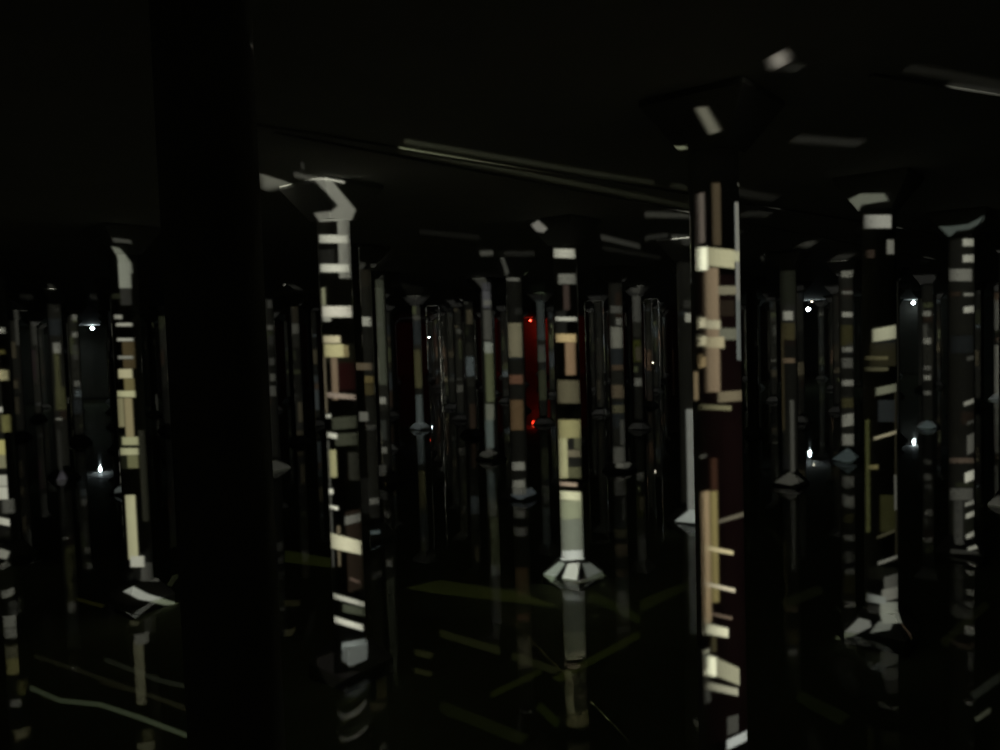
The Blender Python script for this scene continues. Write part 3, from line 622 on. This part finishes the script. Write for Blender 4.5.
('S',[[2.73,7.41,7.61],[2.9,7.51,7.61],[2.93,7.6,7.61],[2.76,7.5,7.61]],[58,58,53]),
('S',[[-1.08,9.74,7.61],[0.09,10.76,7.61],[1.62,12.11,7.61],[3.55,13.65,7.61],[3.6,13.84,7.61],[1.64,12.26,7.61],[0.09,10.88,7.61],[-1.09,9.84,7.61]],[56,58,46]),
('S',[[-1.19,10.14,7.61],[0.09,11.46,7.61],[1.77,13.26,7.61],[3.82,15.47,7.61],[3.88,15.72,7.61],[1.8,13.45,7.61],[0.09,11.59,7.61],[-1.2,10.24,7.61]],[52,54,42]),
('S',[[3.93,7.55,7.61],[5.23,8.18,7.61],[5.3,8.28,7.61],[3.97,7.64,7.61]],[40,40,36]),
('S',[[4.63,8.12,7.61],[5.39,8.42,7.61],[5.55,8.68,7.61],[4.77,8.36,7.61]],[42,42,38]),
('S',[[3.84,10.15,7.61],[4.88,10.54,7.61],[5.01,10.83,7.61],[3.94,10.42,7.61]],[46,46,42]),
('S',[[3.07,16.19,7.61],[4.08,16.52,7.61],[4.22,17.11,7.61],[3.18,16.75,7.61]],[64,64,58]),
('S',[[4.52,20.24,7.61],[5.12,20.59,7.61],[5.53,22.25,7.61],[4.88,21.84,7.61]],[74,74,68]),
('S',[[2.44,19.34,7.61],[4.04,22.09,7.61],[4.23,23.15,7.61],[2.54,20.15,7.61]],[58,58,53]),
('S',[[3.84,20.27,7.61],[4.32,19.79,7.61],[4.46,20.42,7.61],[3.96,20.93,7.61]],[48,48,44]),
('S',[[8.62,22.35,7.61],[9.32,23.26,7.61],[9.67,24.13,7.61],[8.93,23.15,7.61]],[90,90,82]),
('S',[[11.91,27.85,7.61],[12.42,27.67,7.61],[12.98,28.91,7.61],[12.45,29.12,7.61]],[60,60,55]),
('S',[[4.12,13.84,7.61],[5.26,14.83,7.61],[5.39,15.18,7.61],[4.21,14.14,7.61]],[40,40,36]),
('S',[[5.15,16.6,7.61],[5.83,16.74,7.61],[5.98,17.18,7.61],[5.29,17.04,7.61]],[40,40,36]),
('S',[[5.55,19.52,7.61],[6.98,20.84,7.61],[7.22,21.53,7.61],[5.73,20.13,7.61]],[36,36,33]),
('S',[[-16.71,29.36,7.61],[-18.07,32.51,7.61],[-19.04,34.26,7.61],[-17.52,30.77,7.61]],[66,66,60]),
('S',[[-0.46,22.61,7.61],[-0.09,22.72,7.61],[-0.1,23.55,7.61],[-0.48,23.44,7.61]],[92,92,84]),
('S',[[0.26,23.09,7.61],[1.65,23.22,7.61],[1.68,23.8,7.61],[0.26,23.66,7.61]],[46,46,42]),
('S',[[1.66,20.34,7.61],[6.9,28.07,7.61],[7.1,28.92,7.61],[1.69,20.78,7.61]],[26,26,23]),
('S',[[-18.72,36.15,7.61],[-18.37,37.29,7.61],[-19.12,38.8,7.61],[-19.46,37.57,7.61]],[50,50,46]),
('S',[[-21.07,34.72,7.61],[-20.64,35.88,7.61],[-21.44,37.27,7.61],[-21.87,36.03,7.61]],[40,40,36]),
('S',[[-8.89,33.76,7.61],[-8.66,34.56,7.61],[-8.99,35.85,7.61],[-9.22,34.99,7.61]],[60,60,55]),
('S',[[-17.59,39.81,7.61],[-17.12,40.12,7.61],[-17.87,41.87,7.61],[-18.36,41.53,7.61]],[50,50,46]),
('S',[[-1.69,17.67,7.61],[-0.38,19.04,7.61],[-0.4,19.82,7.61],[-1.76,18.34,7.61]],[20,20,18]),
('S',[[8.41,26.12,7.61],[10.96,29.41,7.61],[11.49,30.83,7.61],[8.77,27.23,7.61]],[40,40,36]),
('S',[[8.87,19.2,7.61],[12.5,22.18,7.61],[12.95,22.98,7.61],[9.15,19.79,7.61]],[20,20,18]),
('S',[[12.13,24.26,7.61],[16.81,30.52,7.61],[17.36,31.52,7.61],[12.44,24.89,7.61]],[34,34,31]),
('S',[[-5.73,20.11,-0.2],[-4.03,19.02,-0.2],[-3.88,18.26,-0.2],[-5.43,19.0,-0.2]],[40,42,22]),
('S',[[-2.2,16.7,-0.2],[-1.48,17.18,-0.2],[0.28,16.2,-0.2],[1.04,15.21,-0.2],[0.26,15.52,-0.2],[-1.41,16.23,-0.2]],[40,42,22]),
('S',[[-1.26,14.24,-0.2],[-0.15,13.32,-0.2],[-0.15,12.98,-0.2],[-1.23,13.86,-0.2]],[40,40,28]),
('S',[[0.06,13.09,-0.2],[0.82,12.39,-0.2],[0.74,12.17,-0.2],[0.05,12.76,-0.2]],[36,36,26]),
('S',[[2.32,13.52,-0.2],[0.78,11.88,-0.2],[0.67,12.03,-0.2],[2.38,13.89,-0.2]],[32,35,14]),
('S',[[-0.3,11.61,-0.2],[0.5,12.41,-0.2],[0.52,12.18,-0.2],[-0.27,11.41,-0.2]],[30,32,14]),
('S',[[0.44,11.24,-0.2],[0.69,10.68,-0.2],[0.62,10.46,-0.2],[0.37,11.05,-0.2]],[28,32,12]),
('S',[[1.75,16.18,-0.2],[2.52,14.64,-0.2],[2.44,14.18,-0.2],[1.68,15.57,-0.2]],[26,30,12]),
('S',[[2.67,15.47,-0.2],[3.96,16.64,-0.2],[3.83,16.11,-0.2],[2.55,14.8,-0.2]],[24,26,10]),
('S',[[-1.04,11.4,-0.2],[0.25,10.29,-0.2],[0.11,10.05,-0.2],[-1.02,11.02,-0.2]],[22,24,12]),
('S',[[-1.62,13.34,-0.2],[-1.29,13.15,-0.2],[-1.31,12.9,-0.2],[-1.6,13.09,-0.2]],[46,44,34]),
('S',[[-1.54,12.56,-0.2],[-1.23,12.38,-0.2],[-1.26,12.2,-0.2],[-1.52,12.37,-0.2]],[46,44,34]),
('S',[[-4.65,16.15,-0.2],[-4.33,16.12,-0.2],[-4.23,15.75,-0.2],[-4.55,15.78,-0.2]],[40,36,30]),
('S',[[-4.18,14.44,-0.2],[-4.0,14.52,-0.2],[-3.97,14.13,-0.2],[-4.1,14.14,-0.2]],[55,50,45]),
('S',[[-9.4,14.23,-0.2],[-7.74,13.26,-0.2],[-5.81,12.06,-0.2],[-4.88,11.49,-0.2],[-4.83,11.36,-0.2],[-5.75,11.91,-0.2],[-7.65,13.09,-0.2],[-9.27,14.03,-0.2]],[34,32,30]),
('S',[[-7.73,12.37,-0.2],[-6.96,11.86,-0.2],[-6.25,11.68,-0.2],[-5.43,11.22,-0.2],[-4.51,10.64,-0.2],[-4.45,10.5,-0.2],[-5.36,11.06,-0.2],[-6.17,11.52,-0.2],[-6.86,11.69,-0.2],[-7.62,12.18,-0.2]],[78,82,80]),
('S',[[-7.05,13.42,-0.2],[-5.68,12.48,-0.2],[-5.14,12.22,-0.2],[-5.07,12.04,-0.2],[-5.6,12.29,-0.2],[-6.94,13.2,-0.2]],[42,42,44]),
('S',[[-6.65,12.48,-0.2],[-5.7,11.98,-0.2],[-4.81,11.39,-0.2],[-4.76,11.27,-0.2],[-5.63,11.84,-0.2],[-6.58,12.32,-0.2]],[34,30,26]),
('S',[[6.67,11.1,-0.2],[7.52,11.75,-0.2],[7.31,11.42,-0.2],[6.6,10.88,-0.2]],[42,42,48]),
('S',[[6.3,10.38,-0.2],[6.7,10.67,-0.2],[6.58,10.5,-0.2],[6.26,10.27,-0.2]],[90,88,92]),
('S',[[7.32,13.03,-0.2],[9.22,14.87,-0.2],[9.12,14.54,-0.2],[7.21,12.7,-0.2]],[20,20,14]),
('S',[[4.3,11.36,-0.2],[4.69,10.57,-0.2],[4.44,10.3,-0.2],[4.11,11.05,-0.2]],[18,20,12]),
('S',[[5.39,15.22,-0.2],[6.86,16.35,-0.2],[6.59,15.72,-0.2],[5.29,14.67,-0.2]],[20,20,14]),
('S',[[-13.39,20.51,-0.2],[-13.3,20.78,-0.2],[-12.86,20.17,-0.2],[-12.95,19.81,-0.2]],[90,90,82]),
]

# ------------------------------------------------------------------ what the projectors throw
# Each entry is a lit shape in the room: 'B' a bar on a column shaft (grid i, j; side from..to across the
# face turned to the ledge; heights), 'P' / 'S' a polygon lying on a capital, base, ceiling or floor.
def lin(c):
    return np.array([(v/255/12.92 if v/255 <= .04045 else ((v/255+.055)/1.055)**2.4) for v in c])
rnd = random.Random(7)
def bar_pts(i, j, v, n=7):
    s0, s1, zl0, zl1, zr0, zr1 = v
    x, y = COLS[(i, j)]; D = math.hypot(x, y); dx, dy = x/D, y/D
    def pt(s, m):                                  # m: slope of the light sheet, thrown from ledge height
        k = math.sqrt(max(0, 1-s*s)); return (x + R*(s*dy - k*dx), y + R*(-s*dx - k*dy), H_EYE + m*(D-R*k))
    def sl_(s, z): return (z-H_EYE)/(D-R*math.sqrt(max(0, 1-s*s)))
    a0, a1, b0, b1 = sl_(s0, zl0), sl_(s0, zl1), sl_(s1, zr0), sl_(s1, zr1)
    q = []
    for a in range(n): t = a/(n-1); q.append(pt(s0+(s1-s0)*t, a1+(b1-a1)*t))
    for a in range(n-1, -1, -1): t = a/(n-1); q.append(pt(s0+(s1-s0)*t, a0+(b0-a0)*t))
    sm = (s0+s1)/2; k = math.sqrt(max(0, 1-sm*sm)); nrm = (sm*dy-k*dx, -sm*dx-k*dy, 0)
    return q, nrm
items = []                                         # (points, normal or None, colour, own column)
for e in PATCHES:
    if e[0] == 'B':
        if (e[1], e[2]) not in COLS: continue
        q, nrm = bar_pts(e[1], e[2], e[3]); items.append((q, nrm, lin(e[4]), (e[1], e[2])))
    else:
        q = []
        P = [Vector(p) for p in e[1]]
        for a, b in zip(P, P[1:]+P[:1]):
            for k in range(5): q.append(tuple(a.lerp(b, k/5)))
        nrm = None
        if e[0] == 'S': nrm = (0, 0, -1) if P[0].z > 5 else (0, 0, 1)
        items.append((q, nrm, lin(e[2]), None))
listed = {(e[1], e[2]) for e in PATCHES if e[0] == 'B'}
TINT = [(1, 1, .9), (.92, 1, 1), (1, .93, .72), (.95, 1, .7), (1, .8, .62)]
for (i, j), (x, y) in COLS.items():
    if i < 0: continue
    D = math.hypot(x, y); own = (i, j); lst = own in listed and D < 40
    if D > 19:                                     # the projectors' dim picture ground
        for z0, z1 in ((.5, 2.6), (2.6, 4.9), (4.9, 7.0)):
            b = rnd.uniform(15, 30)*(.8 if z0 < 1 else 1)
            q, nrm = bar_pts(i, j, (-.97, .97, z0, z1, z0, z1), 5); items.append((q, nrm, lin((b, b, b*.85)), own))
    z = 7.0; base = 30 if lst else rnd.uniform(30, 52)
    while z > .4:
        hgt = rnd.choice((.12, .2, .3, .45, .8, 1.2)) * rnd.uniform(.8, 1.2)
        if D > 12 and rnd.random() < (.3 if lst else .62):
            s = rnd.choice(((-.95, .95), (-.95, 0), (0, .95), (-.4, .95), (-.95, .95)))
            t = rnd.choice(TINT); b = base*rnd.choice((.5, .7, .9, 1.1, 1.5 if not lst else 1))*(.6 if z < 1.5 else 1)
            q, nrm = bar_pts(i, j, (s[0], s[1], max(z-hgt, .4), z, max(z-hgt, .4), z), 4)
            items.append((q, nrm, lin([b*v for v in t]), own))
        z -= hgt + rnd.choice((0, .05, .1, .3))
    if not lst and rnd.random() < .7:              # a dim wash on the capital or the base
        dx, dy = x/D, y/D
        for z0, z1, w0, w1 in ((H_CEIL-.5, H_CEIL-.1, .28, .7), (.05, .35, .6, .28)):
            b = rnd.uniform(22, 44)
            q = [(x-dx*.4-dy*a, y-dy*.4+dx*a, zz) for a, zz in ((w0, z0), (-w0, z0), (-w1, z1), (w1, z1))]
            items.append((q, None, lin((b, b, b*.95)), None))
for fi, (xa, xb, y) in enumerate(FRAMES):           # glints along the pipe frames
    for x, lo, lev in ((xa, 4.2, 45), (xb, .6, 150 if fi == 0 else 55)):
        z = 6.9
        while z > lo:
            h_ = rnd.uniform(.08, .4)
            if rnd.random() < .7:
                b = lev*rnd.uniform(.5, 1.1)
                items.append(([(x-.05, y-.03, z-h_), (x+.05, y-.03, z-h_), (x+.05, y-.03, z), (x-.05, y-.03, z)], None, lin((b, b, b*.9)), None))
            z -= h_ + .06
    items.append(([(xa, y-.03, 6.98), (xb, y-.03, 6.98), (xb, y-.03, 7.08), (xa, y-.03, 7.08)], None, lin((50, 50, 42)), None))

GW, GH = 2560, 1400
AZ0, AZ1, SL0, SL1 = -1.15, 1.15, -1.0, .45
allc = [(k, c[0], c[1]) for k, c in COLS.items()]
CX = np.array([c[1] for c in allc]); CY = np.array([c[2] for c in allc])
def clear(P, q, own):
    dx, dy = q[0]-P[0], q[1]-P[1]; L2 = dx*dx+dy*dy
    t = ((CX-P[0])*dx + (CY-P[1])*dy)/L2
    d = np.hypot(CX-P[0]-t*dx, CY-P[1]-t*dy); L = math.sqrt(L2)
    return not np.any((d < R*1.05) & (t > 0) & (t*L < L-.75))
tasks = {k: [] for k in PROJ}
for q, nrm, c, own in items:
    cen = np.mean(np.array(q), axis=0)
    if own:
        o_ = np.array([*COLS[own], cen[2]]); cen = cen + (cen-o_)*np.array([1, 1, 0])*.0
    order = 'MLR' if abs(cen[0]) < .25*cen[1] else ('LMR' if cen[0] < 0 else 'RMR')
    for k in order:
        P = PROJ[k]
        if nrm is not None and (P[0]-cen[0])*nrm[0]+(P[1]-cen[1])*nrm[1]+(P[2]-cen[2])*nrm[2] < 0: continue
        if clear(P, cen, own): tasks[k].append((q, nrm, c, own)); break
def rasterise(k):
    P = PROJ[k]; img = np.zeros((GH, GW, 3), np.float32)
    jobs = []
    for q, nrm, c, own in tasks[k]:
        A = np.array(q); rel = A - np.array(P); hd = np.hypot(rel[:, 0], rel[:, 1])
        cen = rel.mean(axis=0); D = np.linalg.norm(cen)
        cs = .9 if nrm is None else max(-float(np.dot(cen, nrm))/D, .3 if own else .05)
        val = c * D*D / cs
        if nrm is not None and nrm[2] == 1: val = val*.75
        dist = math.hypot(cen[0], cen[1])
        if own: dist = math.hypot(COLS[own][0]-P[0], COLS[own][1]-P[1]) - .3
        jobs.append((dist, 1, (np.arctan2(rel[:, 0], rel[:, 1]), rel[:, 2]/hd, val)))
    for key, x, y in allc:
        d = math.hypot(x-P[0], y-P[1])
        if d > 1 and d < 60: jobs.append((d-.28, 0, (math.atan2(x-P[0], y-P[1]), d)))
    jobs.sort(key=lambda t: -t[0] + (0 if t[1] else -.01))
    for dist, typ, a in jobs:
        if typ == 0:
            az, d = a; hw = math.asin(min(R*1.02/d, .99))
            u0 = int((az-hw-AZ0)/(AZ1-AZ0)*GW); u1 = int((az+hw-AZ0)/(AZ1-AZ0)*GW)+1
            if u1 <= 0 or u0 >= GW: continue
            v0 = int(((FLOOR-P[2])/d-SL0)/(SL1-SL0)*GH); v1 = int(((H_CEIL-P[2])/d-SL0)/(SL1-SL0)*GH)
            img[max(v0, 0):max(v1, 0), max(u0, 0):u1] = 0
            hw = math.asin(min(.72/d, .99))         # the capital keeps ceiling light off its own flanks
            u0 = int((az-hw-AZ0)/(AZ1-AZ0)*GW); u1 = int((az+hw-AZ0)/(AZ1-AZ0)*GW)+1
            v0 = int(((H_CEIL-.45-P[2])/d-SL0)/(SL1-SL0)*GH); v1 = int(((H_CEIL-P[2])/max(d-.5, .3)-SL0)/(SL1-SL0)*GH)
            img[max(v0, 0):max(v1, 0), max(u0, 0):u1] = 0
            continue
        az, sl, val = a
        U = (az-AZ0)/(AZ1-AZ0)*GW; V = (sl-SL0)/(SL1-SL0)*GH
        u0, u1 = max(int(U.min()), 0), min(int(U.max())+1, GW); v0, v1 = max(int(V.min()), 0), min(int(V.max())+1, GH)
        if u1 <= u0 or v1 <= v0: continue
        SS = 3
        gx = (np.arange((u1-u0)*SS)+.5)/SS+u0; gy = (np.arange((v1-v0)*SS)+.5)/SS+v0
        X, Y = np.meshgrid(gx, gy); ins = np.zeros(X.shape, bool)
        n_ = len(U)
        for a_ in range(n_):
            b_ = (a_+1) % n_
            if V[a_] == V[b_]: continue
            cr = (V[a_] > Y) != (V[b_] > Y)
            ins ^= cr & (X < (U[b_]-U[a_])*(Y-V[a_])/(V[b_]-V[a_])+U[a_])
        cov = ins.reshape(v1-v0, SS, u1-u0, SS).mean(axis=(1, 3))[..., None].astype(np.float32)
        reg = img[v0:v1, u0:u1]
        img[v0:v1, u0:u1] = np.maximum(reg, cov*val.astype(np.float32))
    for ax in (0, 1, 1):
        img = img*.4 + (np.roll(img, 1, ax)+np.roll(img, -1, ax))*.3
    return img
for k, P in PROJ.items():
    img = rasterise(k)
    im = bpy.data.images.new('projected_picture', GW, GH, alpha=False, float_buffer=True)
    im.colorspace_settings.name = 'Non-Color'
    px = np.ones((GH, GW, 4), np.float32); px[..., :3] = img
    im.pixels.foreach_set(px.ravel()); im.update(); im.pack()
    ld = bpy.data.lights.new('projector_light', 'POINT'); ld.energy = POWER; ld.shadow_soft_size = .015
    ld.use_nodes = True; nt = ld.node_tree; n = nt.nodes; l = nt.links
    em = n['Emission']; geo = n.new('ShaderNodeNewGeometry')
    neg = n.new('ShaderNodeVectorMath'); neg.operation = 'SCALE'; neg.inputs['Scale'].default_value = INC_SIGN
    sp = n.new('ShaderNodeSeparateXYZ'); l.new(geo.outputs['Incoming'], neg.inputs[0]); l.new(neg.outputs[0], sp.inputs[0])
    def mth(op, a, b=None, c=None):
        m = n.new('ShaderNodeMath'); m.operation = op
        for q, s in enumerate((a, b, c)):
            if s is None: continue
            if isinstance(s, (int, float)): m.inputs[q].default_value = s
            else: l.new(s, m.inputs[q])
        return m.outputs[0]
    az = mth('ARCTAN2', sp.outputs[0], sp.outputs[1])
    hyp = mth('SQRT', mth('ADD', mth('MULTIPLY', sp.outputs[0], sp.outputs[0]), mth('MULTIPLY', sp.outputs[1], sp.outputs[1])))
    sl = mth('DIVIDE', sp.outputs[2], hyp)
    u = mth('MULTIPLY_ADD', az, 1/(AZ1-AZ0), -AZ0/(AZ1-AZ0)); v = mth('MULTIPLY_ADD', sl, 1/(SL1-SL0), -SL0/(SL1-SL0))
    cb = n.new('ShaderNodeCombineXYZ'); l.new(u, cb.inputs[0]); l.new(v, cb.inputs[1])
    ti = n.new('ShaderNodeTexImage'); ti.image = im; ti.extension = 'CLIP'; ti.interpolation = 'Linear'
    l.new(cb.outputs[0], ti.inputs[0]); l.new(ti.outputs[0], em.inputs[0])
    lo = bpy.data.objects.new('projector_light', ld); COL.objects.link(lo); lo.location = P
